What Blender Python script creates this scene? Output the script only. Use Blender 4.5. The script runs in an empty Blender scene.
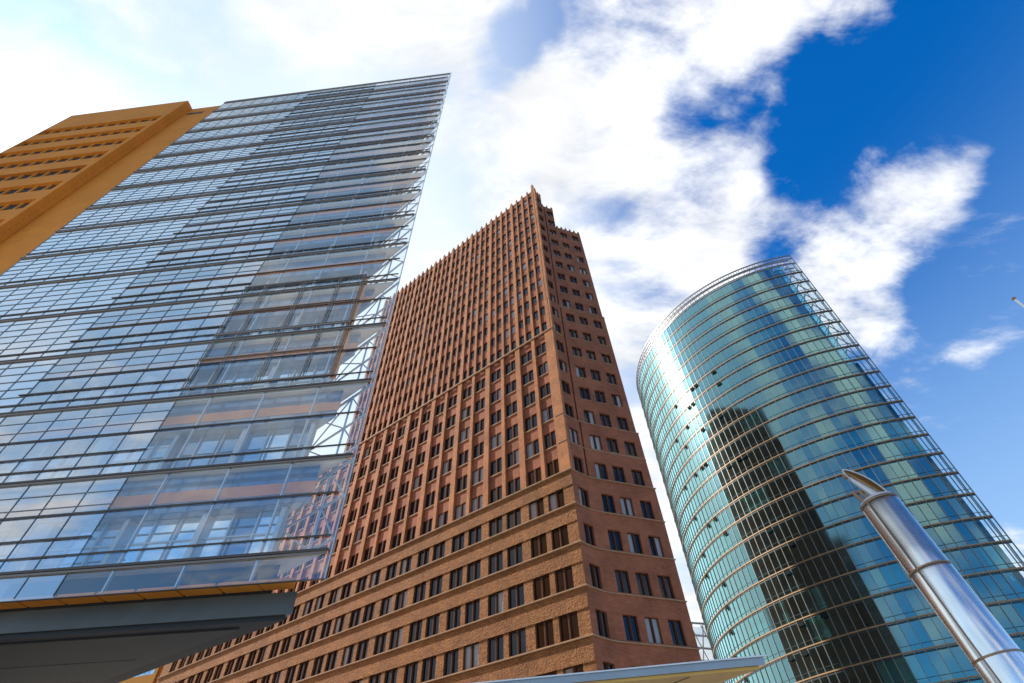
import bpy, bmesh, math, random
from mathutils import Vector, Matrix
random.seed(7)
R = math.radians
scene = bpy.context.scene
COL = scene.collection

# ------------------------------------------------------------------ camera
CAMZ = 1.7
F_PX, PITCH, ROLL = 498.38, R(48.09), R(-2.05)
cam_d = bpy.data.cameras.new('camera')
cam_d.sensor_width = 36.0
cam_d.lens = F_PX / 1024 * 36.0
cam_d.clip_start = 0.05
cam_d.clip_end = 6000
cam = bpy.data.objects.new('camera', cam_d)
COL.objects.link(cam)
fw = Vector((0, math.cos(PITCH), math.sin(PITCH)))
rt = Vector((1, 0, 0))
up = rt.cross(fw)
c_, s_ = math.cos(ROLL), math.sin(ROLL)
r2 = c_ * rt + s_ * up
u2 = -s_ * rt + c_ * up
m = Matrix((r2, u2, -fw)).transposed().to_4x4()
m.translation = Vector((0, 0, CAMZ))
cam.matrix_world = m
scene.camera = cam

# ------------------------------------------------------------------ light
SUN_AZ, SUN_EL = R(-71), R(41)        # azimuth measured from +Y towards +X
sun_dir = Vector((math.sin(SUN_AZ) * math.cos(SUN_EL), math.cos(SUN_AZ) * math.cos(SUN_EL), math.sin(SUN_EL)))
sd = bpy.data.lights.new('sun', 'SUN')
sd.energy = 5.0
sd.angle = R(0.53)
sd.color = (1.0, 0.93, 0.82)
so = bpy.data.objects.new('sun', sd)
COL.objects.link(so)
so.rotation_euler = (-sun_dir).to_track_quat('-Z', 'Y').to_euler()
so.location = (0, 0, 200)

scene.view_settings.view_transform = 'Standard'
scene.view_settings.look = 'None'
scene.view_settings.gamma = 1.0
scene.view_settings.use_curve_mapping = False
scene.view_settings.exposure = 0.5

def px_dir(x, y):
    return (fw + (x - 512) / F_PX * r2 - (y - 341.5) / F_PX * u2).normalized()

W = bpy.data.worlds.new('World')
scene.world = W
W.use_nodes = True
nt = W.node_tree
nt.nodes.clear()
def N(t, **kw):
    n = nt.nodes.new(t)
    for k, v in kw.items():
        setattr(n, k, v)
    return n
def LK(a, b):
    nt.links.new(a, b)
def math_(op, a, b=None, c=None, clamp=False):
    n = N('ShaderNodeMath', operation=op, use_clamp=clamp)
    for i, v in enumerate((a, b, c)):
        if v is None: continue
        if isinstance(v, (int, float)): n.inputs[i].default_value = v
        else: LK(v, n.inputs[i])
    return n.outputs[0]
def smooth(v, a, b, lo=0.0, hi=1.0):
    n = N('ShaderNodeMapRange', interpolation_type='SMOOTHSTEP')
    LK(v, n.inputs['Value'])
    for k, q in (('From Min', a), ('From Max', b), ('To Min', lo), ('To Max', hi)):
        n.inputs[k].default_value = q
    return n.outputs['Result']
def mixc(f, a, b):
    n = N('ShaderNodeMix', data_type='RGBA')
    for i, v in ((0, f), (6, a), (7, b)):
        if isinstance(v, float): n.inputs[i].default_value = v
        elif isinstance(v, tuple): n.inputs[i].default_value = (*v, 1)
        else: LK(v, n.inputs[i])
    return n.outputs[2]
sky = N('ShaderNodeTexSky', sky_type='NISHITA')
sky.sun_disc = False
sky.sun_elevation = SUN_EL
sky.sun_rotation = SUN_AZ
sky.altitude = 30
sky.air_density = 1.0
sky.dust_density = 0.7
sky.ozone_density = 2.0
hs = N('ShaderNodeHueSaturation')
hs.inputs['Saturation'].default_value = 1.45
hs.inputs['Value'].default_value = 1.5
LK(sky.outputs[0], hs.inputs['Color'])
gain = N('ShaderNodeVectorMath', operation='MULTIPLY'); LK(hs.outputs[0], gain.inputs[0]); gain.inputs[1].default_value = (.50, 1.02, 1.27)
tc = N('ShaderNodeTexCoord')
DIR = tc.outputs['Generated']
def dotd(d):
    n = N('ShaderNodeVectorMath', operation='DOT_PRODUCT')
    LK(DIR, n.inputs[0])
    n.inputs[1].default_value = d
    return n.outputs['Value']
# clouds live on a flat layer high above: project the direction on it
sep = N('ShaderNodeSeparateXYZ'); LK(DIR, sep.inputs[0])
zc = math_('ADD', math_('MAXIMUM', sep.outputs['Z'], 0.02), 0.25)
px_ = math_('DIVIDE', sep.outputs['X'], zc)
py_ = math_('DIVIDE', sep.outputs['Y'], zc)
cmb = N('ShaderNodeCombineXYZ'); LK(px_, cmb.inputs[0]); LK(py_, cmb.inputs[1])
def noise(scale, detail, rough, dist, off=0.0):
    n = N('ShaderNodeTexNoise')
    n.inputs['Scale'].default_value = scale
    n.inputs['Detail'].default_value = detail
    n.inputs['Roughness'].default_value = rough
    n.inputs['Distortion'].default_value = dist
    mp = N('ShaderNodeMapping'); mp.inputs['Location'].default_value = (off, off * .7, off * .3)
    mp.inputs['Rotation'].default_value = (0, 0, R(-38)); mp.inputs['Scale'].default_value = (.72, 1.25, 1)
    LK(cmb.outputs[0], mp.inputs['Vector']); LK(mp.outputs[0], n.inputs['Vector'])
    return n.outputs['Fac']
n1 = noise(3.2, 9, 0.62, 0.25, 3.0)
n2 = noise(9.0, 6, 0.6, 0.4, 8.0)
# where the cloud banks hang in the sky (direction, angular radius in degrees, weight)
BLOBS = [(350, 25, 8, .58), (440, 10, 9, .66), (450, 110, 8, .50), (600, 130, 12, .80), (640, 30, 9, .80),
         (730, 20, 6, .70), (560, 215, 11, .60), (640, 280, 11, .8), (725, 150, 6, .62), (690, 235, 10, .78),
         (780, 215, 4.5, .76), (855, 22, 2.4, .55), (845, 250, 4.6, .85), (900, 200, 4.2, .82), (950, 160, 2.4, .72),
         (865, 180, 3.4, .62), (480, 190, 9, .34), (760, 95, 4.0, .46), (1022, 556, 2.6, .8), (700, 600, 9, .75), (660, 480, 9, .75), (800, 300, 5, .85),
         (988, 345, 2.4, .3), (300, 100, 7, .34), (860, 310, 3, .6), (800, 12, 3, .42)]
def az_el(a, e): return Vector((math.sin(R(a)) * math.cos(R(e)), math.cos(R(a)) * math.cos(R(e)), math.sin(R(e))))
BLOBS = [(px_dir(x, y), rad, w) for (x, y, rad, w) in BLOBS]
# banks behind the viewer that the facades mirror
BLOBS += [(az_el(180, 24), 5, 1.1), (az_el(176, 30), 4.5, 1.0), (az_el(174, 36), 5, 1.0), (az_el(-177, 41), 4.5, 1.0), (az_el(-171, 47), 5, 1.0), (az_el(-148, 64), 4.5, .75), (az_el(-120, 22), 7, .6), (az_el(150, 18), 6, .4)]
mask = None
for (d, rad, w) in BLOBS:
    mm = math_('MULTIPLY', smooth(dotd(d), math.cos(R(rad * 1.45)), math.cos(R(rad * .35))), w)
    mask = mm if mask is None else math_('MAXIMUM', mask, mm)
GAPS = [(518, 40, 2.6, .75), (545, 22, 2.2, .6), (500, 62, 2.2, .45), (690, 105, 3.4, .5), (826, 128, 4.0, .5), (845, 80, 4.0, .45), (930, 60, 8, .5), (765, 262, 2.2, .34), (797, 170, 2.6, .45), (735, 100, 2.4, .35), (660, 60, 2.4, .25), (575, 12, 2.4, .35), (595, 215, 3.5, .18), (430, 200, 5, .2)]
gap = None
for (x, y, rad, w) in GAPS:
    mm = math_('MULTIPLY', smooth(dotd(px_dir(x, y)), math.cos(R(rad * 1.5)), math.cos(R(rad * .3))), w)
    gap = mm if gap is None else math_('MAXIMUM', gap, mm)
# everywhere outside the picture: scattered fair weather cloud
back = smooth(sep.outputs['Y'], 0.05, -0.25, 0.0, 0.26)
left_ = smooth(dotd((-1, 0, 0)), 0.35, 0.8, 0.0, 0.10)
mask = math_('MAXIMUM', math_('MAXIMUM', mask, back), left_)
den = math_('ADD', math_('MULTIPLY', math_('SUBTRACT', n1, 0.5), 3.3), math_('MULTIPLY', math_('SUBTRACT', n2, 0.5), 1.25))
den = math_('ADD', den, math_('SUBTRACT', mask, gap))
alpha = smooth(den, 0.06, 0.98)
# thin bright veil around the sun
sdot = dotd(sun_dir)
veil = smooth(sdot, 0.42, 0.92, 0.0, 0.90)
glow = math_('MULTIPLY_ADD', math_('POWER', math_('MAXIMUM', sdot, 0.0), 70.0), 1.5, 1.0)
n3 = noise(5.0, 8, .6, .2, 21.0)
shade = math_('MULTIPLY', smooth(n3, .36, .62, .90, 1.08), smooth(n2, .35, .65, .95, 1.04))
cl = N('ShaderNodeVectorMath', operation='SCALE')
cl.inputs[0].default_value = (8.35, 8.5, 8.75)
LK(shade, cl.inputs['Scale'])
skyv = mixc(veil, gain.outputs[0], (7.3, 8.4, 9.5))
haze_back = math_('MULTIPLY', smooth(dotd(Vector((math.sin(R(-115)) * .72, math.cos(R(-115)) * .72, .69)).normalized()), .72, .97, 0.0, 0.85), smooth(n2, .3, .7, .55, 1.0))
low = math_('MULTIPLY', smooth(sep.outputs['Z'], .80, .12), smooth(sep.outputs['Y'], -.5, .3, .06, .72))
skyv = mixc(low, skyv, (4.6, 6.5, 8.4))
north = smooth(dotd(Vector((math.sin(R(-28)) * .9, math.cos(R(-28)) * .9, .35)).normalized()), .48, .93, 0.0, .93)
skyv = mixc(north, skyv, (8.2, 9.1, 9.8))
skyv = mixc(haze_back, skyv, (3.3, 5.5, 8.2))
final0 = mixc(alpha, skyv, cl.outputs[0])
fs = N('ShaderNodeVectorMath', operation='SCALE'); LK(final0, fs.inputs[0]); LK(glow, fs.inputs['Scale'])
final = fs.outputs[0]
bg = N('ShaderNodeBackground'); LK(final, bg.inputs['Color'])
bg.inputs['Strength'].default_value = 0.086
wo = N('ShaderNodeOutputWorld'); LK(bg.outputs[0], wo.inputs[0])

# ------------------------------------------------------------------ materials
def mat(name):
    global nt
    mm = bpy.data.materials.new(name)
    mm.use_nodes = True
    nt = mm.node_tree
    nt.nodes.clear()
    o = N('ShaderNodeOutputMaterial')
    return mm, o
def principled(name, col, rough=.6, metal=0.0, spec=.5, var=0.0, scale=1.0, bump=0.0, bscale=8.0, island=0.0):
    mm, o = mat(name)
    b = N('ShaderNodeBsdfPrincipled')
    b.inputs['Roughness'].default_value = rough
    b.inputs['Metallic'].default_value = metal
    b.inputs['Specular IOR Level'].default_value = spec
    t = N('ShaderNodeTexCoord')
    csock = None
    if var:
        n = N('ShaderNodeTexNoise'); n.inputs['Scale'].default_value = scale; n.inputs['Detail'].default_value = 8
        LK(t.outputs['Object'], n.inputs['Vector'])
        f = smooth(n.outputs['Fac'], .3, .7, 1 - var, 1 + var)
        v = N('ShaderNodeVectorMath', operation='SCALE'); v.inputs[0].default_value = col; LK(f, v.inputs['Scale'])
        csock = v.outputs[0]
    if island:
        g = N('ShaderNodeNewGeometry')
        f = math_('MULTIPLY_ADD', g.outputs['Random Per Island'], 2 * island, 1 - island)
        v = N('ShaderNodeVectorMath', operation='SCALE')
        if csock: LK(csock, v.inputs[0])
        else: v.inputs[0].default_value = col
        LK(f, v.inputs['Scale']); csock = v.outputs[0]
    if csock: LK(csock, b.inputs['Base Color'])
    else: b.inputs['Base Color'].default_value = (*col, 1)
    if bump:
        n = N('ShaderNodeTexNoise'); n.inputs['Scale'].default_value = bscale; n.inputs['Detail'].default_value = 4
        LK(t.outputs['Object'], n.inputs['Vector'])
        bp = N('ShaderNodeBump'); bp.inputs['Strength'].default_value = bump; bp.inputs['Distance'].default_value = .05
        LK(n.outputs['Fac'], bp.inputs['Height']); LK(bp.outputs[0], b.inputs['Normal'])
    LK(b.outputs[0], o.inputs[0])
    return mm
def brick(name, c1, c2, mortar, sc=1.0, bump=.6, rock=0.0, var=.22):
    """clinker brick: courses run in z whatever way the wall faces"""
    mm, o = mat(name)
    b = N('ShaderNodeBsdfPrincipled'); b.inputs['Roughness'].default_value = .82
    b.inputs['Specular IOR Level'].default_value = .25
    t = N('ShaderNodeTexCoord'); sp = N('ShaderNodeSeparateXYZ'); LK(t.outputs['Object'], sp.inputs[0])
    h = math_('SUBTRACT', math_('MULTIPLY', sp.outputs['X'], .8), math_('MULTIPLY', sp.outputs['Y'], .55))
    cb = N('ShaderNodeCombineXYZ'); LK(h, cb.inputs[0]); LK(sp.outputs['Z'], cb.inputs[1])
    br = N('ShaderNodeTexBrick')
    br.inputs['Scale'].default_value = 1.0
    br.inputs['Brick Width'].default_value = .26 * sc
    br.inputs['Row Height'].default_value = .085 * sc
    br.inputs['Mortar Size'].default_value = .009 * min(sc, 1.6)
    br.inputs['Color1'].default_value = (*c1, 1); br.inputs['Color2'].default_value = (*c2, 1)
    br.inputs['Mortar'].default_value = (*mortar, 1)
    LK(cb.outputs[0], br.inputs['Vector'])
    n = N('ShaderNodeTexNoise'); n.inputs['Scale'].default_value = .35; n.inputs['Detail'].default_value = 9; n.inputs['Roughness'].default_value = .7
    LK(t.outputs['Object'], n.inputs['Vector'])
    f = smooth(n.outputs['Fac'], .3, .7, 1 - var, 1 + var)
    v = N('ShaderNodeVectorMath', operation='SCALE'); LK(br.outputs['Color'], v.inputs[0]); LK(f, v.inputs['Scale'])
    LK(v.outputs[0], b.inputs['Base Color'])
    bp = N('ShaderNodeBump'); bp.inputs['Strength'].default_value = bump; bp.inputs['Distance'].default_value = .03
    LK(br.outputs['Fac'], bp.inputs['Height']); bp.invert = True
    nsock = bp.outputs[0]
    if rock:
        vo = N('ShaderNodeTexNoise'); vo.inputs['Scale'].default_value = 5.2; vo.inputs['Detail'].default_value = 5; vo.inputs['Roughness'].default_value = .65
        LK(t.outputs['Object'], vo.inputs['Vector'])
        b2 = N('ShaderNodeBump'); b2.inputs['Strength'].default_value = rock; b2.inputs['Distance'].default_value = .75
        LK(vo.outputs['Fac'], b2.inputs['Height']); LK(nsock, b2.inputs['Normal'])
        nsock = b2.outputs[0]
    LK(nsock, b.inputs['Normal'])
    LK(b.outputs[0], o.inputs[0])
    return mm
def glass(name, tint, gtint, base, k=1.0, rough=.015, ior=1.5, wav=0.0, pw=5.0):
    """clear pane: lets light through, mirrors the more the flatter the view"""
    mm, o = mat(name)
    tr = N('ShaderNodeBsdfTransparent'); tr.inputs[0].default_value = (*tint, 1)
    gl = N('ShaderNodeBsdfGlossy'); gl.inputs['Color'].default_value = (*gtint, 1); gl.inputs['Roughness'].default_value = rough
    fr = N('ShaderNodeLayerWeight'); fr.inputs['Blend'].default_value = .5
    f0 = ((ior - 1) / (ior + 1)) ** 2
    f = math_('MULTIPLY_ADD', math_('MULTIPLY_ADD', math_('POWER', fr.outputs['Facing'], pw), 1 - f0, f0), k, base, clamp=True)
    if wav:
        t = N('ShaderNodeTexCoord')
        n = N('ShaderNodeTexNoise'); n.inputs['Scale'].default_value = .55; n.inputs['Detail'].default_value = 2
        LK(t.outputs['Object'], n.inputs['Vector'])
        bp = N('ShaderNodeBump'); bp.inputs['Strength'].default_value = wav; bp.inputs['Distance'].default_value = .05
        LK(n.outputs['Fac'], bp.inputs['Height']); LK(bp.outputs[0], gl.inputs['Normal'])
    mx = N('ShaderNodeMixShader'); LK(f, mx.inputs[0]); LK(tr.outputs[0], mx.inputs[1]); LK(gl.outputs[0], mx.inputs[2])
    LK(mx.outputs[0], o.inputs[0])
    return mm
def room_glass(name, ca, cb_, blind, pblind, rough=.03, spec=.9, metal=0.0):
    """opaque looking pane: dark room behind, some with blinds, pane by pane"""
    mm, o = mat(name)
    b = N('ShaderNodeBsdfPrincipled'); b.inputs['Roughness'].default_value = rough
    b.inputs['Specular IOR Level'].default_value = spec; b.inputs['IOR'].default_value = 1.55
    g = N('ShaderNodeNewGeometry'); oi = N('ShaderNodeObjectInfo')
    r = math_('FRACT', math_('ADD', g.outputs['Random Per Island'], oi.outputs['Random']))
    c = mixc(r, ca, cb_)
    r2_ = math_('FRACT', math_('MULTIPLY', r, 17.3))
    c = mixc(math_('GREATER_THAN', r2_, 1 - pblind), c, blind)
    b.inputs['Metallic'].default_value = metal
    LK(c, b.inputs['Base Color'])
    LK(b.outputs[0], o.inputs[0])
    return mm

M = {}
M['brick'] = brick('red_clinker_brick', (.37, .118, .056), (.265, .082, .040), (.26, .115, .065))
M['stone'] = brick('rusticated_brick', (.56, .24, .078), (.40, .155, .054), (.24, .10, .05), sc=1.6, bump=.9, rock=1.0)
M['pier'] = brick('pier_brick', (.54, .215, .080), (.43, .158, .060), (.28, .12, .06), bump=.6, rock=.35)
M['ledge'] = principled('ledge_stone', (.34, .20, .11), .8, var=.15, scale=2)
M['kglass'] = room_glass('window_glass', (.004, .004, .005), (.014, .014, .016), (.30, .30, .30), .11, spec=.38)
M['kframe'] = principled('window_frame', (.10, .042, .024), .85, spec=.1)
M['pglass'] = glass('screen_glass_clear', (.90, .94, .95), (.93, .97, 1.0), .13, 1.2, wav=.02)
M['pglass2'] = glass('screen_glass_grid', (.84, .90, .93), (.90, .96, 1.0), .42, 1.2, wav=.03)
M['pglass3'] = glass('screen_glass_louvre', (.62, .76, .80), (.95, .98, 1.0), .60, 1.0, rough=.05, wav=.05)
M['transom'] = principled('bronze_transom', (.075, .055, .042), .45, .3)
M['transom2'] = principled('pale_transom', (.20, .16, .13), .45, .3)
M['mullion'] = principled('steel_mullion', (.17, .20, .22), .4, .5)
M['clamp'] = principled('pale_steel', (.48, .50, .52), .35, .6)
M['soffit'] = principled('slab_soffit', (.72, .59, .44), .8, var=.08, scale=.5)
M['band_blue'] = room_glass('spandrel_glass', (.07, .13, .23), (.10, .17, .28), (.16, .24, .33), .2, rough=.06, metal=.3)
M['band_red'] = principled('terracotta_band', (.72, .25, .10), .7, var=.08)
M['glaz'] = room_glass('office_glazing', (.12, .22, .32), (.52, .74, .90), (.62, .76, .84), .25, rough=.03, metal=.85)
M['ocolumn'] = principled('concrete_column', (.55, .58, .60), .7)
M['terra'] = brick('terracotta_cladding', (.72, .245, .026), (.68, .228, .024), (.52, .17, .02), sc=4.5, bump=.25, var=.07)
M['terra_d'] = principled('terracotta_soffit', (.42, .17, .035), .8, var=.1)
M['joint'] = principled('dark_joint', (.03, .02, .015), .8)
M['dark'] = principled('dark_void_and_shade', (.012, .012, .012), .7)
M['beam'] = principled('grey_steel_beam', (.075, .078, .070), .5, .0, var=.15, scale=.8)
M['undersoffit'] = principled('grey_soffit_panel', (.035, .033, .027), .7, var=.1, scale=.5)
M['bskin'] = glass('teal_tower_glass', (.26, .64, .65), (.55, .97, .94), .17, 2.1, rough=.08, ior=1.55, wav=.012, pw=2.5)
M['bclear'] = glass('clear_end_glass', (.80, .92, .93), (.8, .95, .95), .06)
M['broom'] = room_glass('teal_room_glass', (.003, .032, .045), (.010, .12, .15), (.22, .48, .46), .17, rough=.12, spec=.3)
M['catwalk'] = principled('catwalk_grating', (.34, .20, .10), .5, .2, var=.1)
M['bmull'] = principled('tower_mullion', (.22, .21, .20), .4, .5)
M['bslab'] = principled('tower_slab', (.06, .075, .075), .7)
M['bdark'] = principled('dark_bar_and_shade', (.02, .03, .032), .5)
M['bsteel'] = principled('tower_brace', (.62, .66, .66), .4, .4)
M['flap'] = principled('open_flap', (.012, .016, .016), .95, spec=.1)
M['chrome'] = principled('stainless_steel', (.84, .86, .84), .25, 1.0, var=.06, scale=3, bump=.05, bscale=1.2)
M['ring'] = principled('bronze_ring', (.33, .19, .11), .4, .7)
M['reflector'] = principled('bronze_reflector', (.34, .20, .09), .3, .6, var=.1, scale=4)
M['reflector_out'] = principled('pale_reflector_shell', (.62, .58, .55), .35, .5)
M['fascia'] = principled('canopy_fascia', (.34, .36, .38), .4, .5, var=.06)
M['csoffit'] = principled('canopy_soffit', (.78, .43, .10), .6, var=.08, scale=1.5)
M['white'] = principled('white_paint', (.78, .78, .78), .5)
M['asphalt'] = principled('asphalt', (.09, .09, .09), .9, var=.2, scale=.8, bump=.4, bscale=30)
M['paving'] = principled('granite_paving', (.44, .42, .39), .85, var=.15, scale=1.2)
M['ochre'] = principled('ochre_facade', (.62, .26, .04), .8)
M['roofglass'] = glass('roof_glass', (.8, .85, .88), (1, 1, 1), .1)

# ------------------------------------------------------------------ mesh helpers
class MB:
    def __init__(s): s.v = []; s.f = []
    def quad(s, a, b, c, d):
        i = len(s.v); s.v += [tuple(a), tuple(b), tuple(c), tuple(d)]; s.f.append((i, i + 1, i + 2, i + 3))
    def poly(s, pts):
        i = len(s.v); s.v += [tuple(p) for p in pts]; s.f.append(tuple(range(i, i + len(pts))))
    def hexa(s, p):      # 8 points: bottom 4, top 4
        i = len(s.v); s.v += [tuple(q) for q in p]
        for f in ((0, 3, 2, 1), (4, 5, 6, 7), (0, 1, 5, 4), (1, 2, 6, 5), (2, 3, 7, 6), (3, 0, 4, 7)):
            s.f.append(tuple(i + k for k in f))
    def prism(s, pts, z0, z1):
        n = len(pts); i = len(s.v)
        s.v += [(p[0], p[1], z0) for p in pts] + [(p[0], p[1], z1) for p in pts]
        s.f.append(tuple(i + k for k in reversed(range(n)))); s.f.append(tuple(i + n + k for k in range(n)))
        for k in range(n):
            l = (k + 1) % n
            s.f.append((i + k, i + l, i + n + l, i + n + k))
    def tube(s, a, b, r, n=8, r2=None):
        a = Vector(a); b = Vector(b); d = (b - a).normalized(); r2 = r if r2 is None else r2
        x = d.orthogonal().normalized(); y = d.cross(x)
        i = len(s.v)
        for (c, q) in ((a, r), (b, r2)):
            for k in range(n):
                t = 2 * math.pi * k / n
                s.v.append(tuple(c + x * q * math.cos(t) + y * q * math.sin(t)))
        for k in range(n):
            l = (k + 1) % n
            s.f.append((i + k, i + l, i + n + l, i + n + k))
        s.f.append(tuple(i + k for k in reversed(range(n)))); s.f.append(tuple(i + n + k for k in range(n)))
    def build(s, name, m_, parent=None, smooth=False, local=False):
        me = bpy.data.meshes.new(name)
        off = Vector((0, 0, 0))
        if parent is not None and not local:
            p = parent
            while p is not None: off += p.location; p = p.parent
        me.from_pydata([tuple(Vector(v) - off) for v in s.v], [], s.f)
        bm = bmesh.new(); bm.from_mesh(me)
        bmesh.ops.recalc_face_normals(bm, faces=bm.faces)
        bm.to_mesh(me); bm.free()
        me.materials.append(m_)
        if smooth:
            for p in me.polygons: p.use_smooth = True
        o = bpy.data.objects.new(name, me)
        COL.objects.link(o)
        o.parent = parent
        return o
def tag(o, label, cat, group=None, kind=None):
    if label: o['label'] = label
    if cat: o['category'] = cat
    if group: o['group'] = group
    if kind: o['kind'] = kind
    return o
def empty(name, loc, label, cat, group=None):
    o = bpy.data.objects.new(name, None)
    COL.objects.link(o); o.location = loc; o.empty_display_size = 1
    return tag(o, label, cat, group)
def struct(name, mb, m_):
    o = mb.build(name, m_); o['kind'] = 'structure'; return o
class Frame:
    """wall frame: s runs along the wall, n points out of it towards the viewer"""
    def __init__(f, P, az=None, Q=None, flip=None):
        f.P = Vector((P[0], P[1]))
        f.u = Vector((math.sin(R(az)), math.cos(R(az)))) if az is not None else (Vector(Q) - f.P).normalized()
        f.n = Vector((f.u.y, -f.u.x))
        if f.n.dot(-f.P) < 0: f.n = -f.n
    def __call__(f, s, n, z):
        q = f.P + f.u * s + f.n * n
        return (q.x, q.y, z)
    def xy(f, s, n):
        q = f.P + f.u * s + f.n * n
        return (q.x, q.y)
    def box(f, mb, s0, s1, n0, n1, z0, z1):
        mb.hexa([f(s0, n0, z0), f(s1, n0, z0), f(s1, n1, z0), f(s0, n1, z0), f(s0, n0, z1), f(s1, n0, z1), f(s1, n1, z1), f(s0, n1, z1)])
    def wall(f, mb, s0, s1, z0, z1, ops, n=0.0, depth=.35):
        """front face with real rectangular openings and their reveals"""
        ops = [(max(a, s0), min(b, s1), max(c, z0), min(d, z1)) for a, b, c, d in ops if b > s0 and a < s1 and d > z0 and c < z1]
        ss = sorted(set([s0, s1] + [q for o in ops for q in o[:2]])); zs = sorted(set([z0, z1] + [q for o in ops for q in o[2:]]))
        for j in range(len(zs) - 1):
            zm = (zs[j] + zs[j + 1]) / 2
            run = None
            for i in range(len(ss) - 1):
                sm = (ss[i] + ss[i + 1]) / 2
                hole = any(a < sm < b and c < zm < d for a, b, c, d in ops)
                if not hole and run is None: run = ss[i]
                if (hole or i == len(ss) - 2) and run is not None:
                    e = ss[i] if hole else ss[i + 1]
                    if e > run: mb.quad(f(run, n, zs[j]), f(e, n, zs[j]), f(e, n, zs[j + 1]), f(run, n, zs[j + 1]))
                    run = None
        for a, b, c, d in ops:
            for (p, q) in (((a, c), (b, c)), ((b, c), (b, d)), ((b, d), (a, d)), ((a, d), (a, c))):
                mb.quad(f(p[0], n, p[1]), f(q[0], n, q[1]), f(q[0], n - depth, q[1]), f(p[0], n - depth, p[1]))

# ------------------------------------------------------------------ ground
g = MB(); g.quad((-3000, -3000, 0), (3000, -3000, 0), (3000, 3000, 0), (-3000, 3000, 0)); struct('ground', g, M['asphalt'])
g = MB(); g.prism([(-120, -60), (110, -60), (110, 130), (-120, 130)], .004, .13); struct('pavement', g, M['paving'])

# ------------------------------------------------------------------ brick tower
K0 = (5.79, 45.84)
KL = Frame(K0, az=-52.5)
KROOT = empty('brick_tower', (K0[0] - 6, K0[1] + 12, 0), 'tall red brick tower with ribbed facade, stepped top and sharp corner', 'skyscraper')
PN = 1.425
def low_pier(j): return .72 + 2.85 * j, (.55 if j % 2 == 0 else .31)
def mid_pier(j): return .72 + 2.85 * j, (.72 if j == 0 else (.41 if j % 2 == 0 else .27))
def up_pier(j): return .62 + PN * j, (.30 if j % 4 == 0 else (.15 if j % 2 else .22))
LOWZ = [0, 4, 8, 12, 16, 20, 24, 28.05, 32.05]
MIDZ = [32.05, 36.0, 39.9, 43.8, 47.7, 51.6, 55.5]
UPZ = [55.5 + 3.7 * k for k in range(13)]      # last 99.9
S_LOW, S_MID, S_UP = 86.0, 62.0, 46.5

win_rec = []      # (type, centre xyz of sill, outward angle)
def rec(kind, f, s, n, z): 
    p = f(s, n, z); win_rec.append((kind, p, math.atan2(f.n.y, f.n.x) + math.pi / 2))

# -- left facade, low floors: bands and blocks of rough brick
w = MB(); bandmb = MB()
for i in range(len(LOWZ) - 1):
    za, zb = LOWZ[i], LOWZ[i + 1]
    ops = []
    j = 0
    while True:
        c0, h0 = low_pier(j); c1, h1 = low_pier(j + 1)
        if c1 > S_LOW: break
        ops.append((c0 + h0, c1 - h1, za + .2, zb - 1.78))
        if za >= 8: rec('low', KL, (c0 + h0 + c1 - h1) / 2, -.30, za + .2)
        j += 1
    KL.wall(w, 0, S_LOW, za, zb - 1.78, ops, n=-.03, depth=.4)
    KL.box(bandmb, 0, S_LOW, -.3, .05, zb - 1.78, zb - .07)
w.build('wall', M['stone'], KROOT)
bandmb.build('stone_band', M['stone'], KROOT)
# -- middle floors
w = MB()
for i in range(len(MIDZ) - 1):
    za, zb = MIDZ[i], MIDZ[i + 1]
    ops = []; j = 0
    while True:
        c0, h0 = mid_pier(j); c1, h1 = mid_pier(j + 1)
        if c1 > S_MID: break
        ops.append((c0 + h0 + .03, c1 - h1 - .03, za + .2, za + 2.3))
        rec('mid', KL, (c0 + h0 + c1 - h1) / 2, -.48, za + .2)
        j += 1
    KL.wall(w, .2, S_MID, za, zb, ops, n=-.28, depth=.30)
# -- upper floors
for i in range(len(UPZ) - 1):
    za, zb = UPZ[i], UPZ[i + 1]
    ops = []; j = 0
    while True:
        c0, h0 = up_pier(j); c1, h1 = up_pier(j + 1)
        if c1 > S_UP: break
        ops.append((c0 + h0 + .02, c1 - h1 - .02, za + .30, za + 2.35))
        rec('up' , KL, (c0 + h0 + c1 - h1) / 2, -.38, za + .30)
        j += 1
    KL.wall(w, .2, S_UP, za, zb + (.4 if i == 11 else 0), ops, n=-.20, depth=.26)
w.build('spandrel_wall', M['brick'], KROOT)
# piers
j = 0
while mid_pier(j)[0] < S_MID:
    c, h = mid_pier(j)
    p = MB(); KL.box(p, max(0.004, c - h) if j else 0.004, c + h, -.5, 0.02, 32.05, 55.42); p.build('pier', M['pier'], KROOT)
    j += 1
j = 0
while up_pier(j)[0] < S_UP:
    c, h = up_pier(j)
    p = MB()
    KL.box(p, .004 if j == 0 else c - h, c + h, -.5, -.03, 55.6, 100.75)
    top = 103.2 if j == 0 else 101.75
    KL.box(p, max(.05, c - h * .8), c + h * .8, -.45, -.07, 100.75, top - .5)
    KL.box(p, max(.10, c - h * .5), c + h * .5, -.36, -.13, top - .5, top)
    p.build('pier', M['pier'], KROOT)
    j += 1
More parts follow.
